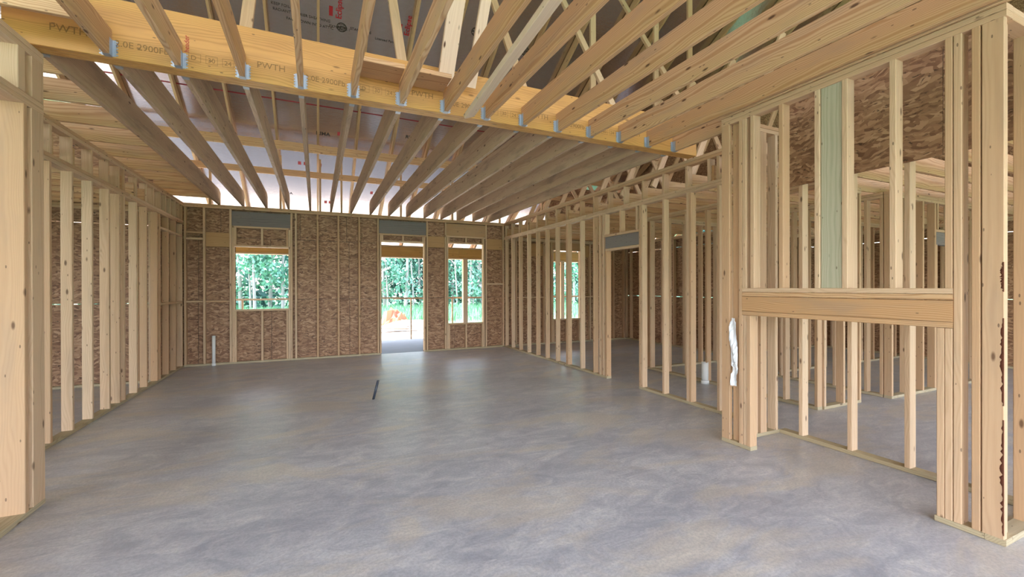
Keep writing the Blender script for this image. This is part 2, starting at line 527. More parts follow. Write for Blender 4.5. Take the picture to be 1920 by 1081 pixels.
def sheet(parent, x, y, z, along):
    """one strand-board sheet; strands run along its horizontal side"""
    cx, cy, cz = (sum(x) / 2, sum(y) / 2, sum(z) / 2)
    lx, ly, lz = (x[1] - x[0], y[1] - y[0], z[1] - z[0])
    if along == 'x':
        me = boxes_mesh('sheet', [((-lx/2, lx/2), (-ly/2, ly/2), (-lz/2, lz/2))])
        mw = Matrix.Translation((cx, cy, cz))
    else:
        me = boxes_mesh('sheet', [((-ly/2, ly/2), (-lx/2, lx/2), (-lz/2, lz/2))])
        mw = Matrix.Translation((cx, cy, cz)) @ Matrix.Rotation(math.radians(90), 4, 'Z')
    return link('sheathing_panel', me, M['osb'], parent, mw)

# ---- back wall (inner face y = D), sheathed outside
wb = empty('wall_back', 'back wall of studs and strand board with a door and two windows', None, 'structure')
YB0, YB1 = D, D + W4
OSBY = D + W4
openings_back = [(-1.446, -0.522, 1.06, 2.292), (1.318, 2.263, 0.0, 2.50), (2.846, 3.72, 0.635, 2.53), (5.70, 6.53, 0.647, 2.46)]
rows = [(0.0, 1.245), (1.245, 2.475), (2.475, 3.10)]
joints = [[-2.36, -2.056, -0.83, 0.66, 1.80, 3.02, 4.27, 5.49, 6.71, 8.15], [-2.36, -2.052, -0.84, 0.65, 1.78, 3.0, 4.29, 5.5, 6.72, 8.15], [-2.36, -1.69, -0.30, 0.60, 1.80, 3.05, 4.3, 5.5, 6.7, 8.15]]
sheathing(wb, 'x', OSBY, 0.011, joints, rows, openings_back)
def joint_light_stop(parent, y, x0, x1, z1, ops):
    xs = sorted({x0, x1} | {v for o in ops for v in o[:2] if x0 < v < x1})
    bx = []
    for p, q in zip(xs[:-1], xs[1:]):
        o = [o for o in ops if o[0] - 1e-4 <= p and q <= o[1] + 1e-4]
        if not o: bx.append(((p, q), (y, y + 0.002), (0.0, z1)))
        else:
            if o[0][2] > 0.01: bx.append(((p, q), (y, y + 0.002), (0.0, o[0][2])))
            bx.append(((p, q), (y, y + 0.002), (o[0][3], z1)))
    return link('joint_light_stop', boxes_mesh('joint_light_stop', bx), M['light_stop'], parent)
joint_light_stop(wb, OSBY + 0.0115, -2.37, 8.16, 3.10, openings_back)  # unseen dark sheet, added to stop daylight leaking through the panel joints
plates_x(wb, YB0, W4, XL, 2.4, ZT, 1)
plates_x(wb, YB0, W4, 2.403, XR + W4, ZT, 1)
plates_x(wb, YB0, W4, XL, 0.7, ZT - T, 1)
plates_x(wb, YB0, W4, 0.703, XR + W4, ZT - T, 1)
board('bottom_plate', wb, (XL, 1.30), (YB0, YB1), (0.001, T), 'plate')
board('bottom_plate', wb, (2.28, XR + W4), (YB0, YB1), (0.001, T), 'plate')
Zs = ZT - 2 * T
studs_x(wb, YB0, W4, [-2.243, -1.945, -1.52, -0.46, -0.381, 0.029, 0.434, 0.853, 1.249, 2.34, 2.781, 3.803, 4.262], z1=Zs)
# first window
board('jack_stud', wb, (-1.497, -1.459), (YB0, YB1), (T, 2.70))
board('jack_stud', wb, (-0.517, -0.482), (YB0, YB1), (T, 2.70))
board('header', wb, (-1.499, -0.481), (YB0 + 0.012, YB1), (2.70, 2.985), 'grey')
board('header_plate', wb, (-1.499, -0.481), (YB0, YB1), (2.662, 2.70))
board('window_head', wb, (-1.457, -0.519), (YB0, YB1), (2.294, 2.332))
board('window_sill', wb, (-1.457, -0.519), (YB0, YB1), (1.024, 1.062))
for xa in (-1.44, -0.985, -0.54):
    board('cripple_stud', wb, (xa - T/2, xa + T/2), (YB0, YB1), (2.332, 2.662))
    board('cripple_stud', wb, (xa - T/2, xa + T/2), (YB0, YB1), (T, 1.024))
# door
board('jack_stud', wb, (1.279, 1.317), (YB0, YB1), (T, 2.69))
board('jack_stud', wb, (2.264, 2.302), (YB0, YB1), (T, 2.69))
board('header', wb, (1.271, 2.318), (YB0 + 0.012, YB1), (2.69, 2.985), 'grey')
board('header_plate', wb, (1.271, 2.318), (YB0, YB1), (2.652, 2.69))
board('door_head', wb, (1.318, 2.263), (YB0, YB1), (2.502, 2.540))
for xa in (1.338, 1.79, 2.244):
    board('cripple_stud', wb, (xa - T/2, xa + T/2), (YB0, YB1), (2.540, 2.652))
# second window
board('jack_stud', wb, (2.806, 2.845), (YB0, YB1), (T, 2.69))
board('jack_stud', wb, (3.721, 3.76), (YB0, YB1), (T, 2.69))
board('header', wb, (2.80, 3.784), (YB0 + 0.012, YB1), (2.71, 3.0), 'rafter')
board('header_plate', wb, (2.80, 3.784), (YB0, YB1), (2.672, 2.71))
board('window_head', wb, (2.846, 3.72), (YB0, YB1), (2.53, 2.568))
board('window_sill', wb, (2.846, 3.72), (YB0, YB1), (0.597, 0.635))
for xa in (2.866, 3.285, 3.70):
    board('cripple_stud', wb, (xa - T/2, xa + T/2), (YB0, YB1), (2.568, 2.672))
    board('cripple_stud', wb, (xa - T/2, xa + T/2), (YB0, YB1), (T, 0.597))
# blocking between studs
board('blocking', wb, (-2.223, -1.966), (YB0, YB1), (1.21, 1.245))
board('blocking', wb, (-1.924, -1.541), (YB0, YB1), (1.21, 1.245))
board('blocking', wb, (-2.223, -1.966), (YB0, YB1), (2.40, 2.438))
board('blocking', wb, (-2.223, -1.966), (YB0, YB1), (2.52, 2.558))
board('backing_board', wb, (-1.924, -1.541), (YB0 + 0.03, YB1), (2.28, 2.555), 'ply')
board('backing_board', wb, (2.361, 2.76), (YB0 + 0.03, YB1), (2.42, 2.68), 'ply')
board('backing_board', wb, (3.823, 4.24), (YB0 + 0.03, YB1), (2.42, 2.68), 'ply')
board('blocking', wb, (3.823, 4.24), (YB0, YB1), (1.55, 1.588))
# ---- continuation of the back wall behind the right-hand rooms
wb2 = empty('wall_back_bedroom', 'strand-board back wall of the next room with one tall window', None, 'structure')
board('bottom_plate', wb2, (XR + W4 + 0.002, 8.10), (YB0, YB1), (0.001, T), 'plate')
plates_x(wb2, YB0, W4, XR + W4 + 0.002, 8.10, ZLOW, 2)
for xx in (4.62, 5.02, 5.42, 5.64, 6.58, 6.86, 7.26, 7.66, 8.02):
    board('stud', wb2, (xx - T/2, xx + T/2), (YB0, YB1), (T, ZLOW - 2 * T))
board('jack_stud', wb2, (5.661, 5.699), (YB0, YB1), (T, 2.46))
board('jack_stud', wb2, (6.531, 6.56), (YB0, YB1), (T, 2.46))
board('header', wb2, (5.661, 6.56), (YB0, YB1), (2.46, 2.668), 'rafter')
board('window_sill', wb2, (5.70, 6.53), (YB0, YB1), (0.609, 0.647))
for xa in (5.72, 6.12, 6.51):
    board('cripple_stud', wb2, (xa - T/2, xa + T/2), (YB0, YB1), (T, 0.609))
for xa, xb in ((4.64, 5.0), (5.04, 5.4), (6.60, 6.84), (6.88, 7.24)):
    board('blocking', wb2, (xa, xb), (YB0, YB1), (1.21, 1.245))
board('backing_board', wb2, (5.04, 5.4), (YB0 + 0.03, YB1), (2.30, 2.62), 'ply')
board('backing_board', wb2, (6.60, 6.84), (YB0 + 0.03, YB1), (2.30, 2.62), 'ply')

# ---- left wall
wl_ = empty('wall_left', 'left stud wall with short cripple studs above a double plate', None, 'structure')
XL0 = XL - W4
board('bottom_plate', wl_, (XL0, XL), (4.05, 6.9), (0.001, T), 'plate')
board('bottom_plate', wl_, (XL0, XL), (6.903, D - 0.001), (0.001, T), 'plate')
ysl = [4.24, 4.64, 5.05, 5.478, 5.878, 6.308, 6.738, 7.033, 7.188, 7.608, 7.998, 8.458, 8.588, 9.008, 9.42, 9.83]
studs_y(wl_, XL0, W4, ysl)
plates_y(wl_, XL0, W4, 4.05, 7.35, ZLOW, 1)
plates_y(wl_, XL0, W4, 7.353, D - 0.001, ZLOW, 1)
plates_y(wl_, XL0, W4, 4.05, 6.5, ZLOW - T, 1)
plates_y(wl_, XL0, W4, 6.503, D - 0.001, ZLOW - T, 1)
studs_y(wl_, XL0, W4, [4.25, 4.66, 5.07, 5.49, 5.87, 6.31, 6.73, 7.02, 7.19, 7.61, 8.0, 8.3, 8.6, 8.88, 9.15, 9.42, 9.65, 9.85], z0=ZLOW, z1=ZT - 2 * T, name='cripple_stud')
plates_y(wl_, XL0, W4, 4.05, D - 0.001, ZT, 2)
for ya, yb in ((8.588, 8.97), (9.008, 9.382), (9.42, 9.792)):
    board('blocking', wl_, (XL0, XL), (ya, yb), (1.21, 1.248))
    board('blocking', wl_, (XL0, XL), (ya, yb), (2.43, 2.468))
# sheathing where the left wall is an outside wall
sheathing(wl_, 'y', XL0 - 0.012, 0.011, [[8.6, D + 0.1]] * 3, rows, [])

# ---- near left wall ending under the beam
wn_ = empty('wall_left_near', 'near left stud wall ending in a post under the beam', None, 'structure')
XN0 = XLF - W6
board('bottom_plate', wn_, (XN0, XLF), (2.0, 4.035), (0.001, T), 'plate')
for y in (3.848, 3.40, 3.0, 2.6, 2.2):
    board('stud', wn_, (XN0, XLF), (y - T, y), (T, ZLOW - 2 * T))
board('post_stud', wn_, (XLF - T, XLF), (3.895, 4.035), (T, ZLOW - 2 * T))
board('post_stud', wn_, (XN0, XLF - T - 0.002), (3.997, 4.035), (T, ZLOW - 2 * T))
plates_y(wn_, XN0, W6, 2.0, 4.035, ZLOW, 2)
for y in (3.83, 3.40, 3.0):
    board('cripple_stud', wn_, (XN0, XLF), (y - 0.075, y), (ZLOW, ZT - 2 * T))
board('cripple_stud', wn_, (XLF - T, XLF), (3.90, 4.035), (ZLOW, ZT - 2 * T))
plates_y(wn_, XN0, W6, 2.0, 4.035, ZT, 2)

# ---- right wall, far part with the door
wr = empty('wall_right', 'right stud wall with a bedroom door opening', None, 'structure')
XR1 = XR + W4
board('bottom_plate', wr, (XR, XR1), (5.72, D - 0.001), (0.001, T), 'plate')
board('bottom_plate', wr, (XR, XR1), (2.97, 4.954), (0.001, T), 'plate')
studs_y(wr, XR, W4, [9.853, 9.466, 9.048, 8.612, 8.186, 7.776, 7.362, 6.976, 6.937, 6.501, 6.101, 5.93, 5.835, 4.954, 4.493, 4.072, 4.033, 3.613, 3.20])
board('jack_stud', wr, (XR, XR1), (5.72, 5.758), (T, 2.068))
board('jack_stud', wr, (XR, XR1), (4.878, 4.914), (T, ZLOW - 2 * T))
board('header', wr, (XR + 0.004, XR1), (4.956, 5.758), (2.108, 2.292), 'grey')
board('header_plate', wr, (XR, XR1), (4.956, 5.758), (2.068, 2.106))
board('header_plate', wr, (XR, XR1), (4.956, 5.795), (2.294, 2.332))
for y in (5.79, 5.40, 5.03):
    board('cripple_stud', wr, (XR, XR1), (y - T, y), (2.332, ZLOW - 2 * T))
plates_y(wr, XR, W4, 2.97, 6.3, ZLOW, 1)
plates_y(wr, XR, W4, 6.303, D - 0.001, ZLOW, 1)
plates_y(wr, XR, W4, 2.97, 5.2, ZLOW - T, 1)
plates_y(wr, XR, W4, 5.203, D - 0.001, ZLOW - T, 1)
studs_y(wr, XR, W4, [9.85, 9.47, 9.05, 8.61, 8.19, 7.78, 7.36, 6.98, 6.50, 6.10, 5.70, 5.30, 4.90, 4.49, 4.09, 3.75, 3.62, 3.20], z0=ZLOW, z1=ZT - 2 * T, name='cripple_stud')
plates_y(wr, XR, W4, 2.97, D - 0.001, ZT, 2)

# ---- wall behind the fireplace box
wk = empty('wall_right_kitchen', 'stud wall behind the fireplace opening with strand board above', None, 'structure')
board('bottom_plate', wk, (XR, XR1), (-2.0, 2.86), (0.001, T), 'plate')
studs_y(wk, XR, W4, [2.673, 2.251, 1.843, 1.43, 1.02, 0.61, 0.2, -0.2], z1=ZT - 2 * T)
plates_y(wk, XR, W4, -2.0, 2.86, ZT, 2)
for (ya, yb) in ((-2.0, -0.55), (-0.545, 1.60), (1.605, 2.80)):
    sheet(wk, (XR - 0.014, XR - 0.001), (ya, yb), (2.465, 3.30), 'y')

# ---- fireplace bump-out
wf = empty('wall_fireplace', 'framed fireplace bump-out with a deep mantel header', None, 'structure')
XF1 = XF + W4
board('bottom_plate', wf, (XF, XF1), (2.648, 2.951), (0.001, T), 'plate')
board('bottom_plate', wf, (XF, XF1), (1.155, 1.378), (0.001, T), 'plate')
board('bottom_plate', wf, (XF, XF1), (1.066, 1.153), (0.001, T), 'plate')
ZF = ZT - 2 * T
board('post_stud', wf, (XF, XF + T), (2.864, 2.951), (T, ZF))
board('post_stud', wf, (XF + T + 0.002, XF1), (2.913, 2.951), (T, ZF))
board('post_stud', wf, (XF + 0.045, XF + 0.083), (2.77, 2.862), (T, ZF))
board('post_stud', wf, (XF, XF1), (2.73, 2.766), (T, ZF))
board('jack_stud', wf, (XF + 0.006, XF1), (2.690, 2.727), (T, 1.222))
board('jack_stud', wf, (XF, XF1), (2.650, 2.687), (T, 1.222))
board('post_stud', wf, (XF, XF1), (2.690, 2.727), (1.472, ZF))
# mantel header
board('header_plate', wf, (XF - 0.004, XF1), (1.292, 2.728), (1.4355, 1.470), 'stud')
board('header_plate', wf, (XF - 0.004, XF1), (1.292, 2.728), (1.398, 1.4325), 'joist')
board('header', wf, (XF - 0.006, XF + T - 0.006), (1.292, 2.728), (1.262, 1.394), 'joist')
board('header', wf, (XF1 - T, XF1), (1.292, 2.728), (1.262, 1.394), 'joist')
board('header_plate', wf, (XF - 0.004, XF1), (1.292, 2.728), (1.224, 1.260), 'joist')
# cripples standing on the header
for y in (2.650, 2.387, 2.10, 1.907, 1.615):
    board('cripple_stud', wf, (XF, XF1), (y - T, y), (1.471, ZF))
gb = board('green_board', wf, (XF + 0.012, XF + 0.05), (1.910, 2.059), (1.471, ZF), 'green')
gb['label'] = 'green treated board standing between two studs'
board('jack_stud', wf, (XF, XF1), (1.332, 1.369), (T, 1.222))
board('jack_stud', wf, (XF, XF1), (1.294, 1.330), (T, 1.222))
board('cripple_stud', wf, (XF, XF1), (1.294, 1.330), (1.471, ZF))
board('post_stud', wf, (XF, XF1), (1.252, 1.290), (T, ZF))
board('post_stud', wf, (XF, XF1), (1.172, 1.210), (T, ZF))
board('post_stud', wf, (XF, XF + T), (1.074, 1.166), (T, ZF))
def bark(z0, z1, seed):
    r = random.Random(seed); n = 40; vs, fs = [], []
    for k in range(n + 1):
        z = z0 + (z1 - z0) * k / n
        w = 0.004 + 0.016 * r.random() * math.sin(math.pi * (k + 0.5) / (n + 1)) ** 0.5
        vs += [(XF - 0.0015, 1.0745, z), (XF - 0.0022 - 0.001 * r.random(), 1.0745 + w * 0.5, z), (XF - 0.0004, 1.0745 + w, z), (XF + 0.004, 1.0735, z)]
    for k in range(n):
        a = 4 * k
        for i in range(3):
            fs.append((a + i, a + i + 1, a + i + 5, a + i + 4))
    me = bpy.data.meshes.new('bark_strip'); me.from_pydata(vs, [], fs); me.update()
    return link('bark_strip', me, M['bark_red'], wf)
bark(0.06, 0.72, 1); bark(0.80, 1.30, 2); bark(1.45, 1.62, 3)
plates_y(wf, XF, W4, 1.066, 2.951, ZT, 2)
# returns of the bump-out
board('bottom_plate', wf, (XF1 + 0.001, XR - 0.001), (2.862, 2.951), (0.001, T), 'plate')
for xx in (3.78, 3.92, 4.22):
    board('stud', wf, (xx, xx + T), (2.862, 2.951), (T, ZF))
board('stud', wf, (4.0, 4.0 + W4), (2.862, 2.90), (T, ZF))
plates_x(wf, 2.862, W4, XF1 + 0.001, XR - 0.001, ZT, 2)
board('bottom_plate', wf, (XF1 + 0.001, XR - 0.001), (1.066, 1.155), (0.001, T), 'plate')
board('stud', wf, (XF + T + 0.006, XF + T + 0.006 + W4), (1.10, 1.138), (T, ZF))
for xx in (3.95, 4.22):
    board('stud', wf, (xx, xx + T), (1.066, 1.155), (T, ZF))
plates_x(wf, 1.066, W4, XF1 + 0.001, XR - 0.001, ZT, 2)

# ---- partitions beyond the right wall
def partition(name, label, axis, fixed, a0, a1, ztop, opening=None, osb=0, step=0.406, first=0.0):
    w = empty(name, label, None, 'structure')
    def put(n, a, b, z0, z1, mat='stud', d0=0.0, d1=W4):
        if axis == 'x':
            board(n, w, (a, b), (fixed + d0, fixed + d1), (z0, z1), mat)
        else:
            board(n, w, (fixed + d0, fixed + d1), (a, b), (z0, z1), mat)
    o0, o1, oz = opening if opening else (1e9, 1e9, 0)
    for s, e in ([(a0, a1)] if not opening else [(a0, o0), (o1, a1)]):
        put('bottom_plate', s, e, 0.001, T, 'plate')
    put('top_plate', a0, a1, ztop - T + 0.001, ztop)
    put('top_plate', a0, a1, ztop - 2 * T, ztop - T - 0.001)
    pos = [a0 + T/2, a1 - T/2]
    k = a0 + first + step
    while k < a1 - 0.1:
        pos.append(k); k += step
    for p in pos:
        if o0 - 0.02 < p < o1 + 0.02:
            put('cripple_stud', p - T/2, p + T/2, oz + 0.22, ztop - 2 * T)
        else:
            put('stud', p - T/2, p + T/2, T, ztop - 2 * T)
    if opening:
        put('jack_stud', o0 - T, o0, T, oz); put('jack_stud', o1, o1 + T, T, oz)
        put('stud', o0 - 2*T - 0.001, o0 - T - 0.001, T, ztop - 2*T); put('stud', o1 + T + 0.001, o1 + 2*T + 0.001, T, ztop - 2*T)
        put('header', o0 - T, o1 + T, oz, oz + 0.18, 'grey')
        put('header_plate', o0 - T, o1 + T, oz + 0.182, oz + 0.22)
    if osb:
        off = fixed + W4 + 0.001 if osb > 0 else fixed - 0.012
        js = [a0]
        while js[-1] < a1 - 0.3:
            js.append(min(a1, js[-1] + 2.44))
        js[-1] = a1
        sheathing(w, axis, off, 0.011, [js, [a0, min(a1, a0 + 1.2)] + [v for v in js if v > a0 + 1.3], js], [(0.0, 1.245), (1.245, 2.475), (2.475, ztop)], [(o0, o1, 0, oz)] if opening else [])
    return w

partition('wall_hall', 'stud partition along the hall beyond the right wall', 'y', 5.47, 3.19, 6.15, ZLOW)
partition('wall_hall_end', 'short stud partition closing the hall towards the kitchen', 'x', 3.17, 5.57, 6.34, ZLOW)
partition('wall_closet', 'closet partition crossing behind the hall', 'x', 6.06, 5.57, 8.09, ZLOW)
partition('wall_pantry_front', 'front pantry partition in the kitchen beyond the fireplace', 'x', 3.10, 6.90, 10.2, ZLOW, opening=(8.1, 8.95, 2.08))
partition('wall_pantry_side', 'side pantry partition with closely set studs', 'y', 6.90, 3.20, 4.80, ZLOW, step=0.2)
partition('wall_laundry', 'laundry partition deep in the house', 'x', 4.85, 7.30, 11.4, ZLOW, opening=(8.6, 9.5, 2.08))
partition('wall_bedroom_side', 'strand-board side wall of the next room', 'y', 8.105, 6.1, 9.98, ZLOW, osb=1)
partition('wall_right_outer', 'outer strand-board wall far beyond the kitchen', 'y', 11.4, -3.0, 6.68, ZLOW, osb=1)
partition('wall_bedroom_back', 'outer strand-board wall beside the bedroom', 'x', 6.6, 8.2, 11.4, ZLOW, osb=1)
# ---- rooms beyond the left wall
partition('wall_left_room_back', 'strand-board back wall of the left room', 'x', 8.51, -6.6, -2.36, ZLOW, osb=1)
partition('wall_left_outer', 'outer strand-board wall of the left room', 'y', -6.7, 0.0, 8.6, ZLOW, osb=-1)
partition('wall_left_room_partition', 'stud partition inside the left room', 'y', -4.3, 5.6, 8.5, ZLOW)

# ------------------------------------------------------------------ ceiling joists
ce = empty('ceiling', 'open ceiling of parallel wooden joists', None, 'structure')
JX = [-1.71 + 0.4 * k for k in range(15)]
JH = 0.286
def far_joist_mesh(y0, y1, seed):
    """joist with the top corner of its far end cut off"""
    L, h, t = y1 - y0, JH, T
    prof = [(-L/2, -h/2), (L/2, -h/2), (L/2, h/2 - 0.05), (L/2 - 0.16, h/2), (-L/2, h/2)]
    vs = [(x, y, -t/2) for x, y in prof] + [(x, y, t/2) for x, y in prof]
    n = len(prof)
    fs = [tuple(range(n-1, -1, -1)), tuple(range(n, 2*n))] + [(i, (i+1) % n, (i+1) % n + n, i + n) for i in range(n)]
    me = bpy.data.meshes.new('joist')
    me.from_pydata(vs, [], fs)
    me.update()
    me.materials.append(M['far_joist'])
    return me
fj = far_joist_mesh(4.045, 9.995, 0)
for x in JX:
    X, Y = Vector((0, 1, 0)), Vector((0, 0, 1))
    Z = X.cross(Y)
    c = Vector((x, (4.045 + 9.995) / 2, ZT + 0.003 + JH / 2))
    link('joist', fj, None, ce, Matrix(((X.x, Y.x, Z.x, c.x), (X.y, Y.y, Z.y, c.y), (X.z, Y.z, Z.z, c.z), (0, 0, 0, 1))))
for x in JX[1:]:
    board('joist', ce, (x - T/2, x + T/2), (-4.6 if x < 3.6 else 2.87, 3.888), (ZT + 0.003, ZT + 0.003 + 0.187), 'joist')
board('joist', ce, (XF - 0.018, XF + 0.020), (-4.6, 2.95), (ZT + 0.003, ZT + 0.19), 'joist')
# short joists over the left wall
yy = 4.35
while yy < 9.8:
    board('short_joist', ce, (-2.48, JX[0] - T/2 - 0.002), (yy, yy + T), (ZT + 0.003, ZT + 0.187), 'joist')
    yy += 0.61
board('blocking', ce, (-2.3, JX[1] - T/2 - 0.002), (3.62, 3.658), (ZT + 0.10, ZT + 0.285), 'joist')
for k in (5, 6):
    board('blocking', ce, (JX[k] + T/2 + 0.002, JX[k+1] - T/2 - 0.002), (3.60, 3.886), (ZT + 0.192, ZT + 0.230), 'joist')
# low ceiling joists of the side rooms
yy = 4.3
while yy < 8.4:
    board('low_joist', ce, (-6.6, XL - 0.02), (yy, yy + T), (ZLOW + 0.001, ZLOW + 0.185), 'joist')
    yy += 0.405
yy = -2.4
while yy < 9.8:
    board('low_joist', ce, (XR + 0.03 if yy > 3.0 else XR1 + 0.02, 8.15 if yy > 6.0 else 11.4), (yy, yy + T), (ZLOW + 0.001, ZLOW + 0.185), 'joist')
    yy += 0.405

# ---- big laminated beam
bm = empty('ceiling_beam', 'long orange laminated beam with printed stamps crossing the room', 'beam', None, (0, 3.96, ZT))
YBF = 3.893
for k in range(3):
    board('beam_ply', bm, (XN0, 4.262), (YBF + k * 0.0445, YBF + (k + 1) * 0.0445 - 0.0012), (ZT + 0.001, ZT + 0.415), 'lvl')
_hb = [((-0.0215, -0.0195), (-0.05, 0.0), (0.0, 0.115)), ((0.0195, 0.0215), (-0.05, 0.0), (0.0, 0.115)), ((-0.0215, 0.0215), (-0.05, 0.0), (-0.0022, -0.0004))]
for sg in (-1, 1):
    for k in range(5):
        z = 0.004 + k * 0.0225
        _hb.append((tuple(sorted((sg * 0.0215, sg * (0.046 if k % 2 else 0.040)))), (-0.0022, 0.0), (z, z + 0.0225)))
        _hb.append((tuple(sorted((sg * 0.040, sg * 0.051))), (-0.0022, 0.0), (z + 0.006, z + 0.015)))
        _hb.append((tuple(sorted((sg * 0.029, sg * 0.036))), (-0.0045, -0.0022), (z + 0.008, z + 0.015)))
HG = boxes_mesh('hanger', _hb)
HG.materials.append(M['zinc'])
for x in JX[1:]:
    link('joist_hanger', HG, None, bm, Matrix.Translation((x, YBF - 0.001, ZT + 0.003)))
for x in JX:
    link('joist_hanger', HG, None, bm, Matrix.Translation((x, YBF + 0.1345, ZT + 0.003)) @ Matrix.Rotation(math.pi, 4, 'Z'))
EX, EZ = (1, 0, 0), (0, 0, 1)
def stamp(body, x, z, size=0.052, mat='brown_ink'):
    place_text('lettering', bm, body, size, (x, YBF - 0.0008, ZT + z), EX, EZ, mat)
def box_stamp(body, x, z, w=0.075, h=0.062):
    o = link('stamp_frame', frame_mesh(w, h), M['brown_ink'], bm, Matrix(((1, 0, 0, x), (0, 0, -1, YBF - 0.0006), (0, 1, 0, ZT + z), (0, 0, 0, 1))))
    if body:
        place_text('lettering', bm, body, 0.048, (x + 0.012, YBF - 0.0008, ZT + z + 0.014), EX, EZ, 'brown_ink')
for x0 in (-1.62, -0.42, 0.78, 1.98, 3.18):
    stamp('PWTH', x0 - 0.0, 0.115, 0.07)
    if x0 < 3.1:
        stamp('2.0E 2900Fb', x0 + 0.34, 0.085, 0.062)
        box_stamp('D', x0 + 0.765, 0.07); box_stamp('30', x0 + 0.87, 0.07); box_stamp('24', x0 + 0.975, 0.07); box_stamp('V', x0 + 1.06, 0.07)
# red crayon mark
place_text('lettering', bm, 'header', 0.045, (-0.852, YBF - 0.0009, ZT + 0.13), (0, 0, 1), (-1, 0, 0), 'red_ink')

# ---- loose brace beside the joists
br = beam('brace_board', None, (1.29, 3.80, ZT - 0.02), (1.20, 1.2, ZT + 0.05), 0.10, T, 'pale', (1, 0, 0.35))
tag(br, 'pale knotty brace board slung under the joists near the beam', 'board')

# ------------------------------------------------------------------ roof
SL = 0.583
Z0 = 4.41
def zr(y): return Z0 + SL * (D - y)
YR = 1.5
ang = math.atan(SL)
cs, sn = math.cos(ang), math.sin(ang)
rf = empty('roof', 'open rafter roof lined with foil-faced panels', None, 'structure')
UPS = Vector((0, -cs, sn))           # up the slope
NRM = Vector((0, -sn, -cs))          # facing down into the attic
L = (13.2 - YR) / cs
rows_n = math.ceil(L / 1.22)
x_ends = (-7.2, 11.9)
def panel(parent, x0, x1, a, b, base, ups, side=1):
    p = base + ups * ((a + b) / 2) + Vector(((x0 + x1) / 2, 0, 0))
    X = Vector((1, 0, 0)); Y = ups; Z = X.cross(Y)
    me = boxes_mesh('roof_panel', [((-(x1 - x0)/2, (x1 - x0)/2), (-(b - a)/2, (b - a)/2), (-0.012, 0.0))])
    return link('roof_panel', me, M['foil'], parent, Matrix(((X.x, Y.x, Z.x, p.x), (X.y, Y.y, Z.y, p.y), (X.z, Y.z, Z.z, p.z), (0, 0, 0, 1))))
EAVE = Vector((0, 13.2, zr(13.2)))
edge_me = boxes_mesh('panel_edge', [((-9.4, 9.4), (-0.012, 0.012), (0.0, 0.0014))])
edge_me.materials.append(M['red_edge'])
for r in range(rows_n):
    a, b = r * 1.22, min(L, (r + 1) * 1.22)
    x = x_ends[0] - (0.0 if r % 2 else 1.22)
    while x < x_ends[1]:
        xa, xb = max(x, x_ends[0]), min(x + 2.44, x_ends[1])
        if xb - xa > 0.2:
            panel(rf, xa, xb, a, b, EAVE, UPS)
        x += 2.44
    if r == 4:
        p = EAVE + UPS * a + Vector((2.35, 0, 0)) + NRM * 0.0006
        Z = Vector((1, 0, 0)).cross(UPS)
        link('panel_edge', edge_me, None, rf, Matrix(((1, UPS.x, Z.x, p.x), (0, UPS.y, Z.y, p.y), (0, UPS.z, Z.z, p.z), (0, 0, 0, 1))))
# front slope
RIDGE = Vector((0, YR, zr(YR)))
UPF = Vector((0, cs, sn))
FBASE = RIDGE - UPF * (7.4)
for r in range(6):
    a, b = r * 1.2333, (r + 1) * 1.2333
    x = x_ends[0]
    while x < x_ends[1] - 0.2:
        xb = min(x + 2.44, x_ends[1])
        p = FBASE + UPF * ((a + b) / 2) + Vector(((x + xb) / 2, 0, 0))
        X = Vector((-1, 0, 0)); Z = X.cross(UPF)
        me = boxes_mesh('roof_panel', [((-(xb - x)/2, (xb - x)/2), (-(b - a)/2, (b - a)/2), (-0.012, 0.0))])
        link('roof_panel', me, M['foil'], rf, Matrix(((X.x, UPF.x, Z.x, p.x), (X.y, UPF.y, Z.y, p.y), (X.z, UPF.z, Z.z, p.z), (0, 0, 0, 1))))
        x += 2.44
# rafters
RD = W6
k = -9
while 0.04 + 0.735 * k < 11.8:
    x = 0.04 + 0.735 * k
    a = EAVE + NRM * (RD / 2 + 0.016) + Vector((x, 0, 0))
    bpt = EAVE + UPS * (L - 0.05) + NRM * (RD / 2 + 0.016) + Vector((x, 0, 0))
    beam('rafter', rf, a, bpt, RD, T, 'rafter', NRM)
    if k % 2 == 0:
        n2 = Vector((0, sn, -cs))
        beam('rafter', rf, FBASE + n2 * (RD/2 + 0.016) + Vector((x, 0, 0)), RIDGE - UPF * 0.05 + n2 * (RD/2 + 0.016) + Vector((x, 0, 0)), RD, T, 'rafter', n2)
    k += 1
# closed gable ends
for gx in (x_ends[0] + 0.05, x_ends[1] - 0.06):
    py = [(-4.6, ZLOW), (9.95, ZLOW), (9.95, zr(9.95) - 0.03), (YR, zr(YR) - 0.03), (-4.6, zr(YR) - SL * (YR + 4.6) - 0.03)]
    vs = [(gx, y, z) for y, z in py] + [(gx + 0.012, y, z) for y, z in py]
    me = bpy.data.meshes.new('gable_panel')
    me.from_pydata(vs, [], [(0, 1, 2, 3, 4), (9, 8, 7, 6, 5)] + [(i, i + 5, (i + 1) % 5 + 5, (i + 1) % 5) for i in range(5)])
    me.update()
    link('gable_panel', me, M['osb'], rf)
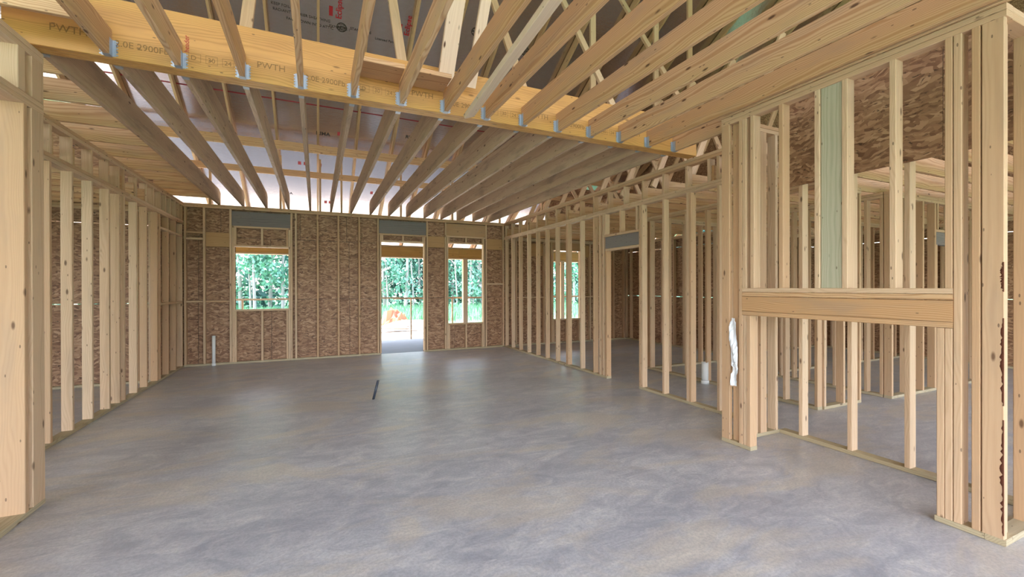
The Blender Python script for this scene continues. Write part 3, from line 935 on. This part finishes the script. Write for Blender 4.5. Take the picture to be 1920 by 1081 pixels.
# strand board closing the attic over the side rooms
def attic_panel(py, gx=None):
    vs = [(gx, y, z) for y, z in py] + [(gx + 0.012, y, z) for y, z in py]
    n = len(py)
    me = bpy.data.meshes.new('gable_panel')
    me.from_pydata(vs, [], [tuple(range(n)), tuple(range(2 * n - 1, n - 1, -1))] + [(i, i + n, (i + 1) % n + n, (i + 1) % n) for i in range(n)])
    me.update()
    link('gable_panel', me, M['osb'], rf)
attic_panel([(6.7, ZLOW + 0.19), (9.98, ZLOW + 0.19), (9.98, zr(9.98) - 0.02), (6.7, zr(6.7) - 0.02)], 8.24)  # added to keep green grass reflections out of the roof foil
for xa, xb in ((-7.1, -4.75), (-4.745, -2.36)):
    sheet(rf, (xa, xb), (8.60, 8.612), (ZLOW + 0.005, 3.95), 'x')
for xa, xb in ((8.26, 10.0), (10.005, 11.8)):
    sheet(rf, (xa, xb), (6.70, 6.712), (ZLOW + 0.005, 4.6), 'x')
    sheet(rf, (xa, xb), (6.70, 6.712), (4.605, zr(6.7) - 0.02), 'x')
for xa, xb in ((5.6, 6.9), (6.905, 8.23)):  # added to block trees reflecting in the foil from the porch side
    sheet(rf, (xa, xb), (9.965, 9.977), (ZLOW + 0.19, zr(9.97) - 0.2), 'x')
# webs of the roof trusses over the right-hand rooms
for i in range(9):
    y = 3.5 + 0.7 * i
    zt_ = zr(y) - 0.2
    beam('truss_web', rf, (4.5, y, ZLOW + 0.2), (4.5 + 0.8, y, min(zt_, ZLOW + 1.9)), W4, T, 'stud', (1, 0, 0))
    beam('truss_web', rf, (6.4, y + 0.05, ZLOW + 0.2), (5.35, y + 0.05, min(zt_, ZLOW + 1.9)), W4, T, 'stud', (1, 0, 0))
    beam('truss_web', rf, (6.5, y + 0.1, ZLOW + 0.2), (7.4, y + 0.1, min(zt_, ZLOW + 1.9)), W4, T, 'stud', (1, 0, 0))
# purlins and posts standing on the back wall
board('purlin', rf, (-6.8, 2.1), (9.60, 9.638), (4.21, 4.38), 'joist')
board('purlin', rf, (2.105, 8.1), (9.60, 9.638), (4.21, 4.38), 'joist')
board('purlin', rf, (-6.8, 1.2), (D + 0.02, D + 0.058), (3.78, 3.905), 'joist')
board('purlin', rf, (1.205, 8.1), (D + 0.02, D + 0.058), (3.78, 3.905), 'joist')
for x in (-4.4, -3.1, -1.86, -0.66, 0.08, 0.50, 1.76, 2.97, 4.2, 5.4, 6.6, 7.8):
    board('roof_post', rf, (x - T/2, x + T/2), (D + 0.062, D + 0.062 + 0.064), (ZT + 0.001, 4.19), 'rafter')
# struts from the beam up to the rafters
perp = Vector((0, sn, cs))
for x in (-1.7, -0.5, 0.71, 1.93, 3.06, 4.3):
    p0 = Vector((x, 3.96, ZT + 0.416))
    dist = (zr(3.96) - p0.z) * cs - RD - 0.03
    beam('roof_strut', rf, p0, p0 + perp * dist, W4, T, 'stud', (1, 0, 0))
for x, y in ((1.07, 3.84), (1.30, 3.78)):
    p0 = Vector((x, y, ZT + 0.235))
    beam('roof_strut', rf, p0, p0 + Vector((0.02, -0.62, 1.0)) * 2.6, W6 if x < 1.2 else W4, T, 'pale', (1, 0, 0))
for x, y in ((3.62, 5.2), (4.62, 5.0), (5.2, 4.9)):
    board('roof_post', rf, (x, x + W4), (y, y + T), (ZT + 0.3, zr(y) - 0.2), 'stud')
# print on the foil
def roof_text(body, size, x, y, mat, vertical=False, bold=0.0):
    o = Vector((x, y, zr(y))) + NRM * 0.003
    if vertical:
        return place_text('lettering', rf, body, size, o, UPS, (-1, 0, 0), mat, bold)
    return place_text('lettering', rf, body, size, o, (1, 0, 0), UPS, mat, bold)

def red_box(x, y, w, h):
    o = Vector((x, y, zr(y))) + NRM * 0.002
    Z = Vector((1, 0, 0)).cross(UPS)
    return link('print_box', boxes_mesh('print_box', [((0, w), (0, h), (0, 0.0008))]), M['red_ink'], rf, Matrix(((1, UPS.x, Z.x, o.x), (0, UPS.y, Z.y, o.y), (0, UPS.z, Z.z, o.z), (0, 0, 0, 1))))
def seal(x, y, r):
    """round printed seal with letters across it"""
    vs, fs, n = [], [], 28
    for i in range(n):
        a = 2 * math.pi * i / n
        vs += [(r * math.cos(a), r * math.sin(a), 0), (r * 0.80 * math.cos(a), r * 0.80 * math.sin(a), 0)]
    for i in range(n):
        j = (i + 1) % n
        fs.append((2*i, 2*j, 2*j+1, 2*i+1))
    for yy in (-0.55, 0.55):
        w = 0.8 * r * math.sqrt(1 - yy * yy / 0.7)
        b0 = len(vs)
        vs += [(-w, yy * r - 0.06 * r, 0), (w, yy * r - 0.06 * r, 0), (w, yy * r + 0.06 * r, 0), (-w, yy * r + 0.06 * r, 0)]
        fs.append((b0, b0+1, b0+2, b0+3))
    me = bpy.data.meshes.new('seal'); me.from_pydata(vs, [], fs); me.update()
    o = Vector((x, y, zr(y))) + NRM * 0.002
    Z = Vector((1, 0, 0)).cross(UPS)
    link('print_seal', me, M['ink'], rf, Matrix(((1, UPS.x, Z.x, o.x), (0, UPS.y, Z.y, o.y), (0, UPS.z, Z.z, o.z), (0, 0, 0, 1))))
    roof_text('ASTM', r * 0.74, x - r * 0.82, y + r * 0.22, 'ink', bold=0.003)
for x, y in ((0.38, 7.49), (1.46, 7.50), (3.0, 7.2), (-2.0, 7.5)):
    roof_text('Eclipse', 0.125, x, y, 'red_ink', True, 0.002)
    red_box(x - 0.185, y - 0.02, 0.055, 0.15)
for x, y in ((0.39, 7.60), (2.57, 7.19), (3.6, 7.3)):
    seal(x, y, 0.078)
for x, y, t in ((-0.62, 7.50, 'KEEP FOIL SIDE'), (-0.60, 7.57, 'RADIANT BARRIER SHEATHING'), (-0.42, 7.66, 'FACE DOWN INTO ATTIC'), (0.52, 7.60, 'STANDARDS'), (0.92, 7.66, 'Licensed Panel'), (0.20, 7.63, 'EXPOSURE 1'), (2.75, 7.2, 'C 1313')):
    roof_text(t, 0.058, x, y, 'ink')
roof_text('RIMA', 0.115, 0.0, 9.59, 'ink', False, 0.003)
red_box(0.40, 9.55, 0.07, 0.09)
roof_text('RIMA', 0.115, 1.75, 9.40, 'ink', False, 0.003)
for x, y in ((-0.35, 10.36), (-0.24, 10.36), (0.05, 10.36), (0.18, 11.4), (0.28, 11.4), (1.2, 11.0)):
    red_box(x, y, 0.06, 0.09)
roof_text('RIMA', 0.10, -0.72, 11.2, 'ink')

# ------------------------------------------------------------------ small things in the room
def pipe(name, label, cat, x, y, z, r, h, mat, lean=(0, 0), parts=True):
    root = empty(name, label, cat, None, (x, y, z))
    link('pipe_body', tube_mesh(name, r, h, 0.004, lean), M[mat], root, Matrix.Translation((x, y, z)))
    if parts:
        link('coupling', tube_mesh('coupling', r * 1.16, 0.05, 0.004), M[mat], root, Matrix.Translation((x, y, z)))
    return root
pipe('drain_pipe', 'white plastic pipe stub standing against the back wall', 'pipe', -1.79, D - 0.035, 0.0, 0.030, 0.57, 'pvc')
pipe('drain_pipe', 'short white pipe stub in the hall partition behind the right wall', 'pipe', 5.43, 4.80, 0.0, 0.05, 0.33, 'pvc')
pipe('drain_pipe', 'thin white pipe stub farther along the hall partition', 'pipe', 5.41, 5.60, 0.0, 0.03, 0.34, 'pvc')
pipe('floor_conduit', 'dark leaning conduit stub sticking out of the open concrete floor', 'conduit', 0.686, 5.98, 0.0, 0.017, 0.245, 'dark_pipe', (0.062, 0.0), False)

def wrap_strip():
    """narrow sheet of white wrap, crumpled, hanging on the post"""
    nx, nz = 6, 30
    vs, fs = [], []
    rnd = random.Random(3)
    for k in range(nz + 1):
        t = k / nz
        z = 1.19 - 0.63 * t
        w = 0.070 if t < 0.72 else 0.058
        cy = 2.815 - 0.008 * t + 0.006 * math.sin(7 * t) - (0.012 if 0.72 < t < 0.82 else 0)
        for i in range(nx + 1):
            s = i / nx - 0.5
            vs.append((XF - 0.012 + 0.009 * math.sin(5 * s + 9 * t) + rnd.uniform(-0.004, 0.004), cy + s * w * (0.6 if t < 0.04 else 1), z + rnd.uniform(-0.003, 0.003)))
    for k in range(nz):
        for i in range(nx):
            a = k * (nx + 1) + i
            fs.append((a, a + 1, a + nx + 2, a + nx + 1))
    me = bpy.data.meshes.new('wrap'); me.from_pydata(vs, [], fs); me.update()
    o = link('wrap_strip', me, M['paper'])
    md = o.modifiers.new('thickness', 'SOLIDIFY'); md.thickness = 0.0015
    return tag(o, 'crumpled white strip of wrap hanging on the fireplace post', 'wrap')
wrap_strip()

# ------------------------------------------------------------------ back porch
ph = empty('porch_header', 'orange laminated porch header seen above the back door opening', 'beam', None, (2, 12.5, 2.35))
board('header_ply', ph, (-5.4, 3.9), (12.46, 12.505), (2.37, 2.64), 'lvl')
board('header_ply', ph, (3.905, 8.9), (12.46, 12.505), (2.37, 2.64), 'lvl')
board('header_plate', ph, (-5.4, 8.9), (12.42, 12.56), (2.642, 2.68), 'stud')
board('header_plate', ph, (-5.4, 8.9), (12.42, 12.56), (2.33, 2.368), 'stud')
for lab, x in (('pale square porch post seen through the tall back window', 4.10), ('square porch post beyond the window of the next room', 7.5)):
    pr = empty('porch_post', lab, 'post', None, (x, 12.49, 0), 'porch posts')
    board('post_shaft', pr, (x - 0.07, x + 0.07), (12.42, 12.56), (0.04, 2.329), 'stud')
    board('post_foot', pr, (x - 0.08, x + 0.08), (12.41, 12.57), (0.0, 0.039), 'plate')
rr = empty('porch_railing', 'temporary wooden railing along the porch edge', 'railing', None, (2, 12.6, 0))
board('rail', rr, (-5.4, 2.18), (12.575, 12.613), (1.17, 1.215), 'stud')
board('rail', rr, (2.0, 8.9), (12.616, 12.654), (1.15, 1.20), 'stud')
for x in (-3.4, -1.93, -1.70, -0.2, 2.48, 3.72, 5.9, 7.6):
    board('baluster', rr, (x, x + T), (12.575, 12.613), (0.0, 1.168), 'stud')

# ------------------------------------------------------------------ yard: scrap pile, grass, trees
rs = random.Random(11)
sc_labels = ['long pale scrap board lying on top of the yard pile', 'bleached scrap board sloping down the yard pile', 'split scrap board at the near side of the yard pile', 'short scrap board at the foot of the yard pile', 'weathered scrap board crossing the yard pile', 'scrap board end poking out of the yard pile', 'thin scrap board lying flat beside the yard pile', 'grey scrap board at the back of the yard pile']
for i, lb in enumerate(sc_labels):
    a = rs.uniform(-0.6, 0.6)
    c = Vector((2.85 + rs.uniform(-0.4, 0.7), 15.6 + rs.uniform(-1.3, 1.6), -0.12 + 0.036 * i))
    d = Vector((math.cos(a), math.sin(a), rs.uniform(-0.03, 0.03))) * rs.uniform(0.5, 1.0)
    tag(beam('scrap_board', None, c - d, c + d, 0.14, 0.035, 'grey', (0.2, 1, 0.1)), lb, 'board', None, 'scrap boards in the yard')
def crumple(name, label, cat, c, sx, sy, h, mat, seed):
    r = random.Random(seed); n = 12; vs, fs = [], []
    for j in range(n + 1):
        for i in range(n + 1):
            u, v = i / n - 0.5, j / n - 0.5
            d = max(0.0, 1 - (u * u + v * v) * 4)
            vs.append((c[0] + u * sx + r.uniform(-.04, .04), c[1] + v * sy + r.uniform(-.04, .04), c[2] + h * d * (0.6 + r.random() * 0.6)))
    for j in range(n):
        for i in range(n):
            a = j * (n + 1) + i
            fs.append((a, a + 1, a + n + 2, a + n + 1))
    me = bpy.data.meshes.new(name); me.from_pydata(vs, [], fs); me.update()
    o = link(name, me, M[mat])
    md = o.modifiers.new('thickness', 'SOLIDIFY'); md.thickness = 0.02
    return tag(o, label, cat)
crumple('scrap_sheet', 'orange crumpled sheet behind the yard pile', 'sheet', (2.9, 18.2, -0.14), 1.5, 1.2, 0.75, 'tarp', 1)
crumple('sand_heap', 'low heap of pale sand in the yard by the door', 'heap', (3.6, 17.2, -0.15), 3.4, 2.6, 0.35, 'sand', 2)

def quads_mesh(name, items, mat):
    """many small leaf quads: (centre, direction, side, half length, half width)"""
    vs, fs = [], []
    for c, d, s, l, w in items:
        n = len(vs)
        vs += [c - d * l, c + s * w, c + d * l, c - s * w]
        fs.append((n, n + 1, n + 2, n + 3))
    me = bpy.data.meshes.new(name); me.from_pydata([tuple(v) for v in vs], [], fs); me.update()
    me.materials.append(M[mat])
    return me
def rdir(r):
    while True:
        v = Vector((r.uniform(-1, 1), r.uniform(-1, 1), r.uniform(-1, 1)))
        if 0.05 < v.length < 1: return v.normalized()
def leaf_items(r, centres, rad, n, l):
    it = []
    for k in range(n):
        c0 = r.choice(centres)
        p = c0[0] + rdir(r) * c0[1] * (r.random() ** 0.35)
        d = rdir(r); s = d.cross(rdir(r)).normalized()
        it.append((p, d, s, l * r.uniform(0.6, 1.3), l * r.uniform(0.35, 0.6)))
    return it
def crown_mesh(seed, h, w, n, mat):
    r = random.Random(seed)
    cs_ = [(Vector((r.uniform(-w, w) * (1 - 0.6 * t), r.uniform(-w, w) * (1 - 0.6 * t), h * (0.22 + 0.75 * t))), w * r.uniform(0.35, 0.6)) for t in [i / 13 for i in range(14)]]
    return quads_mesh('crown', leaf_items(r, cs_, 0, n, 0.16), mat)
def trunk_mesh(seed, h, r0):
    r = random.Random(seed); vs, fs, seg, nz = [], [], 8, 6
    ox = oy = 0
    for k in range(nz + 1):
        t = k / nz
        rr_ = r0 * (1 - 0.75 * t)
        for i in range(seg):
            a = 2 * math.pi * i / seg
            vs.append((ox + rr_ * math.cos(a), oy + rr_ * math.sin(a), h * t))
        ox += r.uniform(-0.08, 0.08); oy += r.uniform(-0.08, 0.08)
    for k in range(nz):
        for i in range(seg):
            j = (i + 1) % seg
            fs.append((k*seg+i, k*seg+j, (k+1)*seg+j, (k+1)*seg+i))
    me = bpy.data.meshes.new('trunk'); me.from_pydata(vs, [], fs); me.update(); me.materials.append(M['bark'])
    return me
crowns = [crown_mesh(1, 8.5, 2.0, 1700, 'leaf_a'), crown_mesh(2, 7.5, 2.2, 1700, 'leaf_b'), crown_mesh(3, 9.5, 1.8, 1500, 'leaf_a')]
trunks = [trunk_mesh(4, 7.5, 0.13), trunk_mesh(5, 8.5, 0.10)]
def sight(u, y):
    """x on the sight line through image column u at depth y"""
    a = YAW + math.atan((u - 960) / F_PX)
    return y * math.tan(a)
tree_list = [(452, 31, 0, 'bushy dark tree at the left edge of the square window view'), (478, 29, 1, 'bright leafy tree left of centre in the square window view'), (505, 32, 1, 'pale sunlit tree in the middle of the square window view'), (530, 30, 2, 'airy tree at the right edge of the square window view'),
             (722, 33, 0, 'dark tree at the left edge of the doorway view'), (745, 36, 1, 'bright spreading tree in the middle of the doorway view'), (760, 30, 2, 'slender tree with a pale trunk right of centre in the doorway'), (788, 34, 0, 'bushy tree at the right edge of the doorway view'),
             (850, 33, 1, 'green tree left of the porch post in the tall window view'), (880, 31, 2, 'slim tree right of the porch post in the tall window view'), (897, 34, 0, 'dark tree at the right edge of the tall window view'),
             (1050, 33, 0, 'tree at the left edge of the next room window view'), (1076, 31, 1, 'bright tree at the right edge of the next room window view')]
for i, (u, y, kind, lb) in enumerate(tree_list):
    x = sight(u, y)
    t = empty('tree', lb, 'tree', None, (x, y, -0.17), 'trees at the edge of the field')
    rot = Matrix.Translation((x, y, -0.17)) @ Matrix.Rotation(i * 1.3, 4, 'Z')
    link('crown', crowns[kind], None, t, rot)
    link('trunk', trunks[i % 2], None, t, rot)
def forest():
    r = random.Random(21); cs_ = []
    for i in range(640):
        x = r.uniform(-30, 62); y = r.uniform(35, 43)
        cs_.append((Vector((x, y, r.uniform(0.0, 10.5))), r.uniform(1.0, 2.0)))
    me = quads_mesh('forest', leaf_items(r, cs_, 0, 42000, 0.36), 'leaf_c')
    return tag(link('forest', me), 'dense green woods closing off the field', 'woods', 'stuff')
forest()
sap = trunk_mesh(9, 6.5, 0.07)
for u, y, lb in ((470, 30.5, 'thin bare sapling low in the left half of the square window view'), (727, 30.8, 'thin bare sapling at the left side of the doorway view'), (775, 31.0, 'pale bare sapling at the right side of the doorway view'), (857, 31.2, 'thin bare sapling just left of the porch post'), (887, 31.0, 'tall pale sapling right of the porch post'), (903, 31.4, 'bare sapling at the right edge of the tall window view')):
    x = sight(u, y)
    t = empty('sapling', lb, 'tree', None, (x, y, -0.17), 'bare saplings at the wood edge')
    link('trunk', sap, None, t, Matrix.Translation((x, y, -0.17)))
    for k in range(3):
        b0 = Vector((x, y, 1.6 + k * 1.3)); link('branch', trunk_mesh(50 + k, 1.3, 0.025), None, t, Matrix.Translation(b0) @ Matrix.Rotation(k * 2.1, 4, 'Z') @ Matrix.Rotation(0.8, 4, 'Y'))
def undergrowth():
    r = random.Random(31)
    cs_ = [(Vector((r.uniform(-25, 55), r.uniform(31, 35), r.uniform(0.1, 1.6))), r.uniform(0.6, 1.1)) for i in range(150)]
    me = quads_mesh('undergrowth', leaf_items(r, cs_, 0, 9000, 0.17), 'leaf_b')
    return tag(link('undergrowth', me), 'bright undergrowth along the edge of the woods', 'undergrowth', 'stuff')
undergrowth()
def grass():
    r = random.Random(41); it = []
    for i in range(16000):
        y = 19.2 + 12.5 * r.random(); x = sight(r.uniform(430, 1100), y) + r.uniform(-1, 1)
        h = r.uniform(0.10, 0.32)
        it.append((Vector((x, y, -0.16 + h)), Vector((r.uniform(-.3, .3), r.uniform(-.3, .3), 1)).normalized(), Vector((math.cos(i), math.sin(i), 0)), h, r.uniform(0.012, 0.03)))
    return tag(link('grass', quads_mesh('grass', it, 'blade')), 'bright green field grass beyond the yard', 'grass', 'stuff')
grass()
